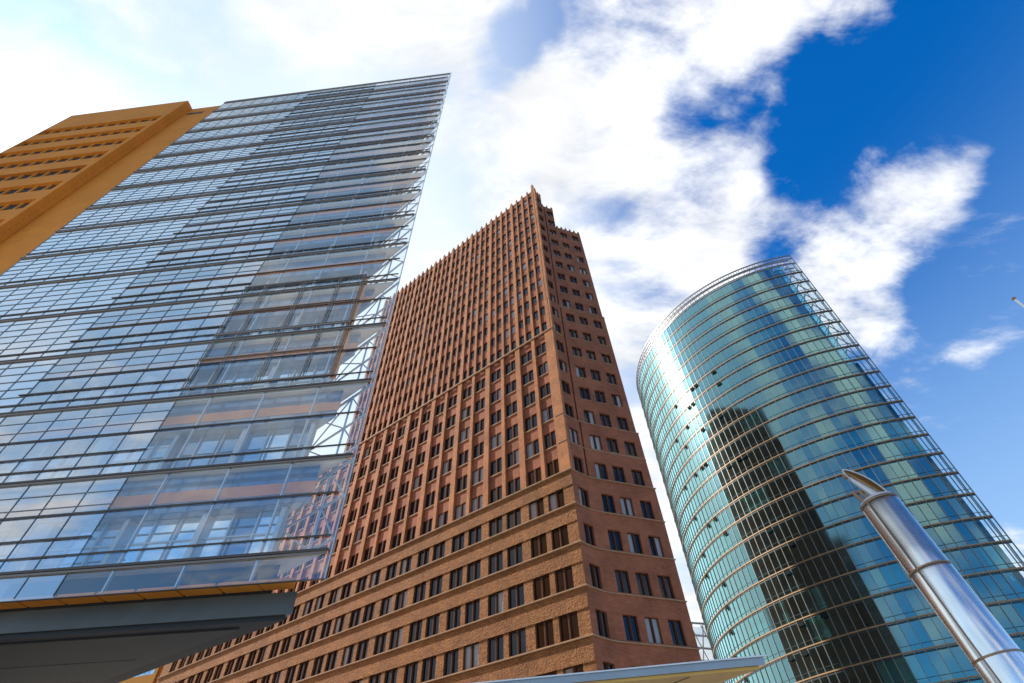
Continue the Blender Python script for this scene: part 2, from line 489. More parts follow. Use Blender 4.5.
# -- right facade: a folded wall of four pieces
RP = [K0, (6.3, 46.33), (7.5, 47.36), (8.35, 47.80), (15.6, 50.42)]
def fold(t):      # the whole folded wall steps back along the left facade's line
    pts = [(a + KL.u.x * t, b + KL.u.y * t) for a, b in RP]
    return [Frame(pts[k], Q=pts[k + 1]) for k in range(4)]
FOLDS = {t: fold(t) for t in (0, .1, .3, .5)}
def fold_at(z): return FOLDS[0 if z < 32 else (.1 if z < 39.9 else (.3 if z < 62.5 else .5))]
RF = FOLDS[.5]
RL = [(Vector(RP[k + 1]) - Vector(RP[k])).length for k in range(4)]
def shrink_at(z): return 0 if z < 28 else min(1, (z - 28) / 61) * 1.2
def send(z): return RL[3] - shrink_at(z)
COL0 = [1.35, 3.55, 5.95]
def cols_at(z): return [c - shrink_at(z) * .58 for c in COL0]
wr = MB()
def rfloor(za, zb, sill, head, segs=(0, 1, 2, 3), kind='right', smax=None):
    fr = fold_at(za + .1)
    hw = .71 if kind == 'right' else .68
    for k in segs:
        if k == 3:
            e0, e1 = send(za), send(zb)
            if smax: e0 = e1 = smax
            cc = [c for c in cols_at(za) if c + .7 < min(e0, e1)]
            for c in cc: rec(kind, fr[3], c, -.28, za + sill)
            emin = min(e0, e1)
            fr[3].wall(wr, 0, emin, za, zb, [(c - hw, c + hw, za + sill, za + head) for c in cc], depth=.33)
            if max(e0, e1) > emin: wr.poly([fr[3](emin, 0, za), fr[3](e0, 0, za), fr[3](e1, 0, zb)])
        elif k == 1:
            c = RL[1] / 2 + .05
            fr[1].wall(wr, 0, RL[1], za, zb, [(c - hw, c + hw, za + sill, za + head)], depth=.33)
            rec(kind, fr[1], c, -.28, za + sill)
        elif k == 2:
            fr[2].wall(wr, 0, RL[2], za, zb, [(.34, .56, za, zb)] if za > 32 else [], depth=.5)
        else:
            fr[0].wall(wr, 0, RL[0], za, zb, [])
for i in range(len(LOWZ) - 1):
    rfloor(LOWZ[i], LOWZ[i + 1], .2, 2.31)
for i in range(len(MIDZ) - 1):
    rfloor(MIDZ[i], MIDZ[i + 1], .2, 2.3)
for i in range(len(UPZ) - 1):
    za, zb = UPZ[i], UPZ[i + 1]
    if i < 9: rfloor(za, zb, .3, 2.3, kind='rightup')
    elif i < 11: 
        rfloor(za, zb, .3, 2.3, kind='rightup', segs=(0, 1, 2)); rfloor(za, zb, .3, 2.3, kind='rightup', segs=(3,), smax=1.45)
    else: rfloor(za, zb + .7, .3, 2.3, kind='rightup', segs=(0, 1))
wr.build('wall', M['brick'], KROOT)
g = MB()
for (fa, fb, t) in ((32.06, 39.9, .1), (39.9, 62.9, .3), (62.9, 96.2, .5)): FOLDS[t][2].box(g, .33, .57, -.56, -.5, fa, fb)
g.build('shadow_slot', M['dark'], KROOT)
# solid core behind the facades (roofs at every step, so no view through)
core = MB()
def inset(fr, s, d): return fr.xy(s, -d)
def side_back(s): q = KL.P + KL.u * s; return q
far = Vector(KL.u) * 1.0
def core_poly(sl, er, k=4):
    d = .75
    r_ = [RF[1].xy(.2, -d), RF[2].xy(0, -d)]
    if k >= 3: r_.append(RF[3].xy(er, -.6))
    if k == 4: r_ += [(9.0, 84.0), (-12, 100)]  # unseen back bulges out to shape the tower's reflection in the curved glass
    elif k == 3: r_ += [(6.0, 84.0), (-12, 98)]
    else: r_ += [(-14, 74.0)]
    return [KL.xy(.9, -d)] + r_ + [KL.xy(sl, -d)]
core.prism(core_poly(S_LOW - .2, 6.2), 0, 32)
core.prism(core_poly(S_MID - .2, 6.2), 32, 55.5)
core.prism(core_poly(S_UP - .2, 6.2), 55.5, 88.8)
core.prism(core_poly(S_UP - .2, 1.4, k=3), 88.8, 96.2)
core.prism(core_poly(S_UP - .2, 0, k=2), 96.2, 100.2)
for (t, z) in ((0, 32.04), (.1, 39.88), (.3, 62.88)):      # little roofs where the wall steps back
    q = [FOLDS[t][k].xy(0, -.002) for k in range(4)] + [FOLDS[t][3].xy(send(z), -.002)]
    b = [(x + KL.u.x * .5, y + KL.u.y * .5) for x, y in q]
    for k in range(4): core.quad((*q[k], z), (*q[k + 1], z), (*b[k + 1], z), (*b[k], z))
core.build('core', M['brick'], KROOT)
# end face of the right facade
endw = MB()
for (za, zb, t) in ((0, 28, 0), (28, 32, 0), (32, 39.9, .1), (39.9, 62.9, .3), (62.9, 89.1, .5)):
    a0 = FOLDS[t][3](send(za), 0, za); a1 = FOLDS[t][3](send(zb), 0, zb)
    bx, by = math.sin(R(-11.5)) * 2.5, math.cos(R(-11.5)) * 2.5
    endw.quad(a0, (a0[0] + bx, a0[1] + by, za), (a1[0] + bx, a1[1] + by, zb), a1)
bx, by = KL.u.x * 3, KL.u.y * 3
a = RF[3](1.45, 0, 0); endw.quad((a[0], a[1], 88.8), (a[0] + bx, a[1] + by, 88.8), (a[0] + bx, a[1] + by, 96.2), (a[0], a[1], 96.2))
a = RF[2](0, 0, 0); endw.quad((a[0], a[1], 96.2), (a[0] + bx, a[1] + by, 96.2), (a[0] + bx, a[1] + by, 100.6), (a[0], a[1], 100.6))
endw.build('end_wall', M['brick'], KROOT)
# small pinnacles along the stepped parapet
for fr, ss, z in ((RF[3], [1.8, 2.7, 3.6, 4.5, 5.4, 6.3], 88.8), (RF[3], [.2, 1.25], 96.2), (RF[2], [.15], 96.2), (RF[1], [.25, .85, 1.4], 100.6)):
    for s in ss:
        p = MB(); fr.box(p, s - .16, s + .16, -.3, .04, z - 1.2, z + .45); fr.box(p, s - .1, s + .1, -.24, -.02, z + .45, z + .8)
        p.build('pinnacle', M['pier'], KROOT)
# ledges run round the corner
def ledge(z, sl, t=.1, pr=.14, segs=(0, 1, 2, 3), left=True):
    p = MB(); outer = []; inner = []
    fr = fold_at(z - .3)
    c0 = Vector(fr[0].xy(0, 0))
    if left:
        outer.append(KL.xy(sl, pr)); inner.append(KL.xy(sl, -.1))
        bis = (KL.n + fr[0].n).normalized()
        outer.append(tuple(c0 + bis * pr * 1.15)); inner.append(tuple(c0 - bis * .1))
    else:
        outer.append(fr[segs[0]].xy(0, pr * .5)); inner.append(fr[segs[0]].xy(0, -.1))
    for k in segs:
        e = RL[k] if k < 3 else send(z) + .06
        nn = fr[k].n if k == 3 else (fr[k].n + fr[k + 1].n).normalized()
        base = Vector(fr[k].xy(e, 0))
        outer.append(tuple(base + nn * pr * .5)); inner.append(tuple(base - nn * .1))
    for i in range(len(outer) - 1):
        a, b, c, d = outer[i], outer[i + 1], inner[i + 1], inner[i]
        p.hexa([(*a, z - t), (*b, z - t), (*c, z - t), (*d, z - t), (*a, z), (*b, z), (*c, z), (*d, z)])
    p.build('ledge', M['ledge'], KROOT)
for z in LOWZ[1:-1]: ledge(z + .06, S_LOW, t=.09, pr=.30)
ledge(32.11, S_LOW, t=.09, pr=.30)
ledge(36.05, 1.2, segs=(0, 1, 2, 3), pr=.08)
ledge(39.95, 1.2, segs=(0, 1, 2, 3), pr=.08)
ledge(55.6, S_MID, t=.18, pr=.16, segs=(0, 1))
ledge(62.6, 0, segs=(2, 3), left=False, pr=.14)
for z in MIDZ[1:-1]:
    p = MB(); KL.box(p, .3, S_MID, -.4, -.14, z - .02, z + .1); p.build('sill', M['ledge'], KROOT)
for z in UPZ[1:]:
    p = MB(); KL.box(p, .3, S_UP, -.4, -.13, z + .24, z + .33); p.build('sill', M['brick'], KROOT)
for z in MIDZ[1:] + UPZ[1:9]:
    for c in cols_at(z):
        p = MB()
        if c + .8 < send(z): fold_at(z + .1)[3].box(p, c - .7, c + .7, -.1, .05, z + (.08 if z < 50 else .22), z + (.18 if z < 50 else .33))
        if p.v: p.build('sill', M['ledge'], KROOT)

# windows: the 100 that show largest are parts of their own
TYPES = {'low': (1.99, 2.02, 2, .17), 'mid': (2.1, 2.1, 2, .22), 'up': (.95, 2.05, 1, 0), 'right': (1.42, 2.12, 2, .13), 'rightup': (1.36, 2.0, 2, .17)}
def win_glass(mb, w_, h_, n_, mu, xf):
    lw = (w_ - mu * (n_ - 1)) / n_
    for k in range(n_):
        a = -w_ / 2 + k * (lw + mu); b = a + lw
        mb.quad(xf(a, 0, 0), xf(b, 0, 0), xf(b, 0, h_), xf(a, 0, h_))
def win_frame(mb, w_, h_, n_, mu, xf):
    def bx(a, b, y0, y1, c, d):
        mb.hexa([xf(a, y0, c), xf(b, y0, c), xf(b, y1, c), xf(a, y1, c), xf(a, y0, d), xf(b, y0, d), xf(b, y1, d), xf(a, y1, d)])
    t = .055
    bx(-w_ / 2, w_ / 2, -.08, -.0, 0.001, t); bx(-w_ / 2, w_ / 2, -.08, 0, h_ - t, h_ - .001)
    lw = (w_ - mu * (n_ - 1)) / n_
    for k in range(n_):
        a = -w_ / 2 + k * (lw + mu); b = a + lw
        bx(a, a + t, -.079, 0.001, t, h_ - t); bx(b - t, b, -.079, .001, t, h_ - t)
    if n_ == 2: bx(-mu / 2, mu / 2, -.2, 0.002, 0.002, h_ - .002)
def ksize(r):
    p = Vector(r[1]) - Vector((0, 0, CAMZ)); w_, h_ = TYPES[r[0]][:2]
    return -w_ * h_ / p.length_squared
SEEN = []
REST = []
for r in win_rec:
    p = Vector(r[1]) - Vector((0, 0, CAMZ))
    d = p.normalized(); zc_ = d.dot(fw)
    ok = False
    if zc_ > .05:
        X = 512 + F_PX * d.dot(r2) / zc_; Y = 341.5 - F_PX * d.dot(u2) / zc_
        ok = -5 < X < 1029 and -5 < Y < 690
        # not behind the glass building or the canopy
        if X < 330 and Y < 600: ok = False
        if Y > 672: ok = False
    (SEEN if ok else REST).append(r)
SEEN.sort(key=ksize)
REST += SEEN[100:]; SEEN = SEEN[:100]
proto = {}
for kind, (w_, h_, n_, mu) in TYPES.items():
    a = MB(); win_glass(a, w_, h_, n_, mu, lambda x, y, z: (x, y, z))
    b = MB(); win_frame(b, w_, h_, n_, mu, lambda x, y, z: (x, y, z))
    proto[kind] = (a, b)
meshes = {}
for kind, p, ang in SEEN:
    if kind not in meshes:
        o = proto[kind][0].build('window', M['kglass'], KROOT, local=True)
        fr_ = proto[kind][1].build('frame', M['kframe'], o, local=True)
        meshes[kind] = (o, fr_)
    else:
        o0, f0 = meshes[kind]
        o = o0.copy(); COL.objects.link(o); o.parent = KROOT
        fr_ = f0.copy(); COL.objects.link(fr_); fr_.parent = o
    o.location = Vector(p) - KROOT.location
    o.rotation_euler = (0, 0, ang)
ga = MB(); gb = MB()
for kind, p, ang in REST:
    w_, h_, n_, mu = TYPES[kind]
    ca, sa = math.cos(ang), math.sin(ang)
    xf = lambda x, y, z: (p[0] + ca * x - sa * y, p[1] + sa * x + ca * y, p[2] + z)
    win_glass(ga, w_, h_, n_, mu, xf); win_frame(gb, w_, h_, n_, mu, xf)
o = ga.build('window', M['kglass'], KROOT); o['kind'] = 'stuff'
o2 = gb.build('frame', M['kframe'], o); o2['kind'] = 'stuff'

# ------------------------------------------------------------------ glass office building (wedge)
T = (-6.42, 16.55)
P = Frame(T, az=-85.3)
PS = Vector((math.sin(R(-52.5)), math.cos(R(-52.5))))       # direction of its side face
PU = PS.dot(P.u); PV = -PS.dot(P.n)                           # along / into
PROOT = empty('glass_office_building', (-20, 21, 0), 'glass curtain wall office block with sharp overhanging corner, left of the brick tower', 'office building')
FL = [9.8, 13.7, 17.85, 21.9, 25.95, 30.0, 33.85, 37.75, 41.6, 45.35, 49.1, 52.75, 56.35, 59.9, 63.5, 67.1, 70.6]
SW = 29.4
def wedge(off, depth_back=13.0, s_end=SW, front=0.0):
    """plan of a floor: front face at depth front, side face moved in by off"""
    # side line: points T + t*PS moved inward (to the left) by off
    t0 = front / PV; t1 = depth_back / PV
    sh = off / PV
    return [P.xy(t0 * PU + sh, -front), P.xy(s_end, -front), P.xy(s_end, -depth_back), P.xy(t1 * PU + sh, -depth_back)]
for i, z in enumerate(FL):
    p = MB(); p.prism(wedge(0, front=.3), z, z + .24); p.build('floor_slab', M['soffit'], PROOT)
for i in range(len(FL) - 1):
    a, b = FL[i] + .243, FL[i + 1]
    b -= .003
    for (z0, z1, off, fr, mt, nm) in ((b - .72, b, .45, .5, 'band_blue', 'window_band'), (b - 1.22, b - .723, .45, .48, 'band_red', 'terracotta_band'),
                                   (b - 1.65, b - 1.223, .45, .5, 'band_blue', 'window_band')):
        p = MB()
        if nm == 'window_band':
            p.prism(wedge(off, front=fr + .02, s_end=SW - .02), z0, z1)
            s = 2.2
            base = off / PV + fr / PV * PU
            while s < SW - .2:
                e = min(s + 1.42, SW - .1)
                if s > base: p.quad(P(s + .04, -fr, z0 + .01), P(e - .04, -fr, z0 + .01), P(e - .04, -fr, z1 - .01), P(s + .04, -fr, z1 - .01))
                s += 1.46
        else:
            p.prism(wedge(off, front=fr, s_end=SW - .02), z0, z1)
        p.build(nm, M[mt], PROOT)
    # tall glazing set further back
    fr = .95; off = .62
    base = off / PV + fr / PV * PU
    gl = MB(); fm = MB()
    gl.prism(wedge(off, front=fr + .04, s_end=SW - .03), a, b - 1.653)
    s = base + .05; k = 0
    while s < SW - .3:
        gl.quad(P(s + .04, -fr, a + .03), P(s + 1.02, -fr, a + .03), P(s + 1.02, -fr, b - 1.68), P(s + .04, -fr, b - 1.68))
        P.box(fm, s - .035, s + .035, -fr - .02, -fr + .08, a + .01, b - 1.66)
        if k % 3 == 0: P.box(fm, s - .09, s + .09, -fr - .01, -fr + .3, a + .015, b - 1.67)
        s += 1.06; k += 1
    P.box(fm, base, SW - .1, -fr - .015, -fr + .06, a + 1.0, a + 1.06)
    go = gl.build('glazing', M['glaz'], PROOT)
    fm.build('frame', M['clamp'], go)
# glass screen in front, zone by zone
tilt0 = random.Random(8)
def screen(s0, s1, z0, z1, m_, name='glass_screen', step=1.42, rise=None):
    p = MB(); zs = [z0] + [z for z in FL if z > z0 + .5] + [z1]
    zz = []
    for a, b in zip(zs[:-1], zs[1:]): zz += [a, a + (b - a) * .55] if b - a > 1.5 else [a]
    zz.append(z1)
    n_ = max(1, round((s1 - s0) / step)); ds = (s1 - s0) / n_
    for a, b in zip(zz[:-1], zz[1:]):
        for q in range(n_):
            e = [tilt0.uniform(-.004, .004) for _ in range(3)]
            x0, x1 = s0 + ds * q, s0 + ds * (q + 1)
            p.quad(P(x0, e[0], a), P(x1, e[1], a), P(x1, e[2], b), P(x0, e[0] + e[2] - e[1], b))
    return p.build(name, m_, PROOT)
B1, B2 = 9.45, 18.1
screen(0, B1, 8.82, 71.0, M['pglass'], step=2.6)
screen(B1 + .02, B2, 8.82, 71.0, M['pglass2'])
screen(B2 + .02, SW, 8.82, 71.0, M['pglass3'])
def bar(name, s0, s1, z, h, n0, n1, m_):
    p = MB(); P.box(p, s0, s1, n0, n1, z - h / 2, z + h / 2); return p.build(name, m_, PROOT)
for i, z in enumerate(FL):
    bar('transom', 0.12, SW + .05, z, .09, .014, .09, M['transom'])
    bar('transom', 0.15, SW, z - .11, .07, .014, .08, M['transom2'])
    if i == len(FL) - 1: break
    H = FL[i + 1] - z
    bar('transom', 0.15, SW, z + .52, .05, .014, .07, M['transom'])
    bar('transom', 0.3, B2, z + 2.22, .055, .014, .08, M['transom'])
    bar('transom', B1, B2 + .3, z + 1.2, .055, .014, .08, M['transom'])
    bar('glazing_bar', B1, B2, z + H - .75, .026, .004, .03, M['mullion'])
    bar('glazing_bar', B1, B2, z + H - 1.35, .026, .004, .03, M['mullion'])
    p = MB()
    rows = 6; dz = (H - .52) / rows
    for k in range(1, rows):
        P.box(p, B2, SW, .004, .03, z + .52 + dz * k - .02, z + .52 + dz * k + .02)
    p.build('louvre_bar', M['mullion'], PROOT)
s = B1 + .05
while s < SW:
    p = MB(); h = .011 if s < B2 else .007; P.box(p, s - h, s + h, .003, .028, 8.9, 70.9); p.build('mullion', M['mullion'], PROOT)
    s += 1.42
for s in (2.6, 5.2, 7.8):
    p = MB(); P.box(p, s - .03, s + .03, -.13, -.013, 8.9, 70.5); p.build('mullion', M['clamp'], PROOT)
p = MB(); P.box(p, -.02, .02, -.03, .03, 8.82, 71.0); p.build('edge_trim', M['clamp'], PROOT)
bar('top_rail', 0, SW, 71.03, .06, -.05, .05, M['clamp'])
bar('bottom_rail', 0, SW, 8.815, .03, -.03, .03, M['transom'])
# frame panel standing proud of the screen
p = MB()
for s in (2.2, 3.65, 5.8, 8.2, 9.5):
    for q in (-.07, .07): P.box(p, s + q - .02, s + q + .02, .05, .085, 18.35, 26.75)
for z in (18.4, 22.3, 26.7): P.box(p, 2.1, 9.6, .02, .10, z - .05, z + .05)
for z in (20.4, 24.3): P.box(p, 2.1, 9.6, .02, .09, z - .03, z + .03)
p.build('maintenance_frame', M['transom2'], PROOT)
p = MB(); P.box(p, 2.1, 2.3, -.30, -.05, 18.4, 26.6); p.build('terracotta_post', M['terra'], PROOT)
# steelwork at the open tip, floor by floor, along the side face
def side(t, z): q = P.P + PS * t; return Vector((q.x - P.n.x * .12, q.y - P.n.y * .12, z))
for i in range(len(FL) - 1):
    z0, z1 = FL[i], FL[i + 1]; zm = z0 + 2.22
    p = MB()
    p.tube(side(.1, z1 - .08), side(8, z1 - .08), .07)
    p.tube(side(.15, zm), side(7, zm), .055)
    p.tube(side(.15, z0 + .5), side(7, z0 + .5), .045)
    p.tube(side(1.6, z0 + .24), side(1.6, z1), .05)
    p.tube(side(4.2, z0 + .24), side(4.2, z1), .05)
    p.tube(side(.2, zm), side(1.6, z1 - .1), .035); p.tube(side(1.6, zm), side(.2, z0 + .5), .035)
    p.tube(side(1.6, z1 - .1), side(4.2, zm), .035); p.tube(side(1.6, zm), side(4.2, z1 - .1), .035)
    p.tube(side(1.6, z0 + .5), side(4.2, zm), .035)
    p.build('side_truss', M['clamp'], PROOT)
for s in (12.6, 24.0):
    p = MB(); p.tube(P(s, -.95, 8.9), P(s, -.95, 70.4), .42, 20); p.build('round_column', M['ocolumn'], PROOT, smooth=False)
# underside: terracotta strip, steel box beam, soffit, lobby coloured near-black for the shade
p = MB(); s = 2.38
p.prism([P.xy(1.0, -.03), P.xy(2.32, -.03), P.xy(2.32, -.62), P.xy(1.3, -.62)], 8.84, 8.95)
while s < 34:
    P.box(p, s, s + 1.32, -.62, -.03, 8.84, 8.95); s += 1.42
p.build('underside_panel', M['terra'], PROOT)
p = MB()
pts = [P.xy(1.15, -.62), P.xy(36, -.62), P.xy(36, -1.5), P.xy(2.3, -1.5)]
lo = [P.xy(1.05, -.52), P.xy(36, -.52), P.xy(36, -1.5), P.xy(2.3, -1.5)]
p.hexa([(*lo[k], 8.0) for k in range(4)] + [(*pts[k], 8.74) for k in range(4)])
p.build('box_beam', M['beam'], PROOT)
p = MB(); p.prism([P.xy(1.3, -.6), P.xy(36, -.6), P.xy(36, -13), P.xy(22.9, -13)], 7.85, 7.995); p.build('dark_gap', M['dark'], PROOT)  # black slab stands in for the dark gap between beam and soffit
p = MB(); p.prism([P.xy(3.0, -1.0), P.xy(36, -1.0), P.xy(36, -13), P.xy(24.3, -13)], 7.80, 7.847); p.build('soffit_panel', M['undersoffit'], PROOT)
for dd in (3.2, 5.4, 7.6):
    p = MB(); P.box(p, dd / PV * PU * 1.08 + 2.6, 35.5, -dd - .015, -dd + .015, 7.792, 7.799); p.build('seam', M['joint'], PROOT)
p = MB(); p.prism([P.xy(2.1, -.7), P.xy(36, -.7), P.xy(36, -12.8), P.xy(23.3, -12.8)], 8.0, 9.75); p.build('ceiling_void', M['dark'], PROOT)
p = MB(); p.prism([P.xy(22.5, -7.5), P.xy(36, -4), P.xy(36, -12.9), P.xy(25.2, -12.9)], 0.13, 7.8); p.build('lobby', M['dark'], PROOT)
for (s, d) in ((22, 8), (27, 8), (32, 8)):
    p = MB(); p.tube(P(s, -d, .13), P(s, -d, 7.8), .3, 16); p.build('column', M['dark'], PROOT)  # near-black colour puts the columns in the darkness under the overhang

# ------------------------------------------------------------------ terracotta tower behind its left end
TR = empty('terracotta_tower', P(40, -4, 0), 'flat orange terracotta tower with rows of slot windows, beside the glass block', 'tower')
w = MB()
w.prism([P.xy(SW + .06, -.02), P.xy(33.5, -.02), P.xy(33.5, -13), P.xy(SW + .06, -13)], 0.13, 69.65)
w.build('wall', M['terra'], TR)
p = MB(); P.box(p, 30.9, 33.0, -.3, -.012, 67.2, 67.9); p.build('slot', M['dark'], TR)
BF = Frame(P.xy(33.5, .92), az=-85.3)
w = MB(); gm = MB(); fm = MB()
S1 = 15.6
zrow = 64.6
ops = []
rows = []
while zrow > 10:
    ops.append((.55, S1 - .25, zrow - 1.8, zrow)); rows.append(zrow); zrow -= 3.62
BF.wall(w, 0, S1, .13, 70.0, ops, n=0, depth=.34)
w.quad(BF(0, 0, .13), BF(0, -.92, .13), BF(0, -.92, 70), BF(0, 0, 70))
w.quad(BF(S1, 0, .13), BF(S1, -14, .13), BF(S1, -14, 70), BF(S1, 0, 70))
w.quad(BF(0, 0, 70), BF(S1, 0, 70), BF(S1, -14, 70), BF(0, -14, 70))
w.quad(BF(0, -14, .13), BF(S1, -14, .13), BF(S1, -14, 70), BF(0, -14, 70))
w.quad(BF(0, -.9, 69.6), BF(0, -14, 69.6), BF(0, -14, 70), BF(0, -.9, 70))
for z in rows:
    s = 1.92
    while s < S1 - .6:
        BF.box(w, s - .10, s + .10, -.33, -.18, z - 1.799, z - .001); s += 1.37
w.build('wall', M['terra'], TR)
for z in rows:
    g2 = MB(); s = .55
    while s < S1 - .6:
        g2.quad(BF(s, -.31, z - 1.8), BF(s + 1.3, -.31, z - 1.8), BF(s + 1.3, -.31, z), BF(s, -.31, z))
        s += 1.37
    g2.build('window_row', M['dark'], TR)

# ------------------------------------------------------------------ curved teal glass tower
BC = Vector((72.96, 103.1)); BR = 36.8
BROOT = empty('curved_glass_tower', (BC.x, BC.y, 0), 'rounded teal glass skyscraper with floor catwalks, right of the brick tower', 'skyscraper')
def cyl(th, r, z): return (BC.x + r * math.cos(R(th)), BC.y + r * math.sin(R(th)), z)
def th_end(z): return -100.4 + (z - 20) / 83 * 2.2
TH0 = -196.0
DTH = 2.0
BZ = [.2 + 3.57 * k for k in range(29)]       # floor levels, last 100.2
BTOP = 103.4
ths = [TH0 + DTH * k for k in range(int((-102.0 - TH0) / DTH) + 1)]
# outer skin
p = MB()
tilt = random.Random(5)
def jr(a): return tilt.uniform(-a, a)
for k in range(len(ths) - 1):
    if ths[k] > -104.5: break
    for i in range(2, len(BZ) - 1):
        z0, z1 = BZ[i], BZ[i + 1]
        a, b, c = jr(.014), jr(.014), jr(.014)
        p.quad(cyl(ths[k], BR + a, z0), cyl(ths[k + 1], BR + b, z0), cyl(ths[k + 1], BR + c, z1), cyl(ths[k], BR + a + c - b, z1))
p.build('glass_skin', M['bskin'], BROOT)
p = MB()
q0 = next(t for t in ths if t > -104.5)
p.quad(cyl(q0, BR, 8), cyl(th_end(8), BR, 8), cyl(th_end(BZ[-1]), BR, BZ[-1]), cyl(q0, BR, BZ[-1]))
p.build('end_glass', M['bclear'], BROOT)
rooms = random.Random(11)
# inner rooms, one pane per bay and storey
for i in range(len(BZ) - 1):
    z0, z1 = BZ[i], BZ[i + 1]
    te = -101.9 if i < 19 else -104.6
    p = MB(); k = 0
    th = TH0
    while th < te - .01:
        t2 = min(th + DTH * rooms.choice((1, 1, 2, 2, 3, 4, 6)), te)
        n_ = max(1, int(round((t2 - th) / DTH)))
        for q in range(n_ if n_ > 1 else 0):      # rooms several bays wide follow the curve
            a0 = th + (t2 - th) * q / n_; a1 = th + (t2 - th) * (q + 1) / n_
            if q == 0: i0 = len(p.v); p.v += [cyl(a0, BR - 1.0, z0 + .62), cyl(a0, BR - 1.0, z1)]
            p.v += [cyl(a1, BR - 1.0, z0 + .62), cyl(a1, BR - 1.0, z1)]
            b0 = len(p.v) - 4; p.f.append((b0, b0 + 2, b0 + 3, b0 + 1))
        if n_ == 1: p.quad(cyl(th + .06, BR - 1.0, z0 + .62), cyl(t2 - .06, BR - 1.0, z0 + .62), cyl(t2 - .06, BR - 1.0, z1), cyl(th + .06, BR - 1.0, z1))
        th = t2
    ro = p.build('room_glazing', M['broom'], BROOT)
    # slab edge and its end wall
    p = MB()
    n = 48
    arc = [cyl(TH0 + (te - TH0) * q / n, BR - .97, 0)[:2] for q in range(n + 1)]
    ins = [cyl(TH0 + (te - TH0) * q / n, BR - 2.2, 0)[:2] for q in range(n + 1)]
    for q in range(n):
        a, b, c, d = arc[q], arc[q + 1], ins[q + 1], ins[q]
        p.hexa([(*a, z0 + .02), (*b, z0 + .02), (*c, z0 + .02), (*d, z0 + .02), (*a, z0 + .62), (*b, z0 + .62), (*c, z0 + .62), (*d, z0 + .62)])
    p.build('slab_edge', M['bslab'], BROOT)
    # catwalk grating between the two skins, seen as a thin tan line
    p = MB(); n = 60
    e = th_end(z0)
    for q in range(n):
        t0 = TH0 + (e - TH0) * q / n; t1 = TH0 + (e - TH0) * (q + 1) / n
        p.hexa([cyl(t0, BR + .14, z0 - .07), cyl(t1, BR + .14, z0 - .07), cyl(t1, BR - .30, z0 - .07), cyl(t0, BR - .30, z0 - .07),
                cyl(t0, BR + .14, z0 + .09), cyl(t1, BR + .14, z0 + .09), cyl(t1, BR - .30, z0 + .09), cyl(t0, BR - .30, z0 + .09)])
    p.build('catwalk', M['catwalk'], BROOT)
    for nm, za, zb in (('transom', z0 - .36, z0 - .16), ('glazing_bar', z0 + .66, z0 + .71)):  # first ring stands in for the dark shading under each catwalk
        p = MB()
        for q in range(n):
            t0 = TH0 + (e - TH0) * q / n; t1 = TH0 + (e - TH0) * (q + 1) / n
            p.hexa([cyl(t0, BR + .05, za), cyl(t1, BR + .05, za), cyl(t1, BR - .05, za), cyl(t0, BR - .05, za),
                    cyl(t0, BR + .05, zb), cyl(t1, BR + .05, zb), cyl(t1, BR - .05, zb), cyl(t0, BR - .05, zb)])
        p.build(nm, M['bdark'], BROOT)
    # steel at the open end of the screen
    p = MB()
    a = Vector(cyl(te, BR - 1.0, z0 + .1)); b = Vector(cyl(e, BR - .05, z0 + .1))
    p.tube(a, b, .07, 6); 
    if i >= 19:
        mid = Vector(cyl((te + e) / 2 - .8, BR - .5, z1 - .3))
        p.tube(a + Vector((0, 0, .4)), mid, .11, 6); p.tube(mid, Vector(cyl(e - 1.5, BR - .4, z0 + .3)), .11, 6)
        p.tube(a + Vector((0, 0, 1.8)), mid, .08, 6)
    p.tube(Vector(cyl(e, BR - 1.2, z0)), b, .06, 6)
    p.build('end_bracket', M['bsteel'], BROOT)
# mullions
for th in ths[1:]:
    p = MB()
    h = .042
    d = math.degrees(h / BR)
    p.hexa([cyl(th - d, BR + .1, 8), cyl(th + d, BR + .1, 8), cyl(th + d, BR - .06, 8), cyl(th - d, BR - .06, 8),
            cyl(th - d, BR + .1, BTOP), cyl(th + d, BR + .1, BTOP), cyl(th + d, BR - .06, BTOP), cyl(th - d, BR - .06, BTOP)])
    p.build('mullion', M['bmull'], BROOT)
p = MB()
for q in (0, 1):
    a = cyl(th_end(8) - q * .9, BR, 8); b = cyl(th_end(BTOP) - q * .9, BR, BTOP)
    p.tube(a, b, .09, 8)
p.tube(cyl(th_end(8), BR - 1.2, 8), cyl(th_end(BTOP), BR - 1.2, BTOP), .08, 8)
p.build('edge_post', M['mullion'], BROOT)
# rim
p = MB(); n = 90
for z, hh in ((BTOP, .16), (102.2, .1), (BZ[-1], .14)):
    for rr in (BR + .02, BR - 1.4):
        for q in range(n):
            e = th_end(z)
            t0 = TH0 + (e - TH0) * q / n; t1 = TH0 + (e - TH0) * (q + 1) / n
            p.hexa([cyl(t0, rr + .08, z - hh), cyl(t1, rr + .08, z - hh), cyl(t1, rr - .08, z - hh), cyl(t0, rr - .08, z - hh),
                    cyl(t0, rr + .08, z + hh), cyl(t1, rr + .08, z + hh), cyl(t1, rr - .08, z + hh), cyl(t0, rr - .08, z + hh)])
for th in ths[::1]:
    p.tube(cyl(th + 1, BR - 1.4, BZ[-1]), cyl(th + 1, BR - 1.4, BTOP), .05, 6)
    p.tube(cyl(th + 1, BR - 1.4, BTOP), cyl(th + 1, BR, BTOP), .05, 6)
p.build('roof_rim', M['bmull'], BROOT)
p = MB()
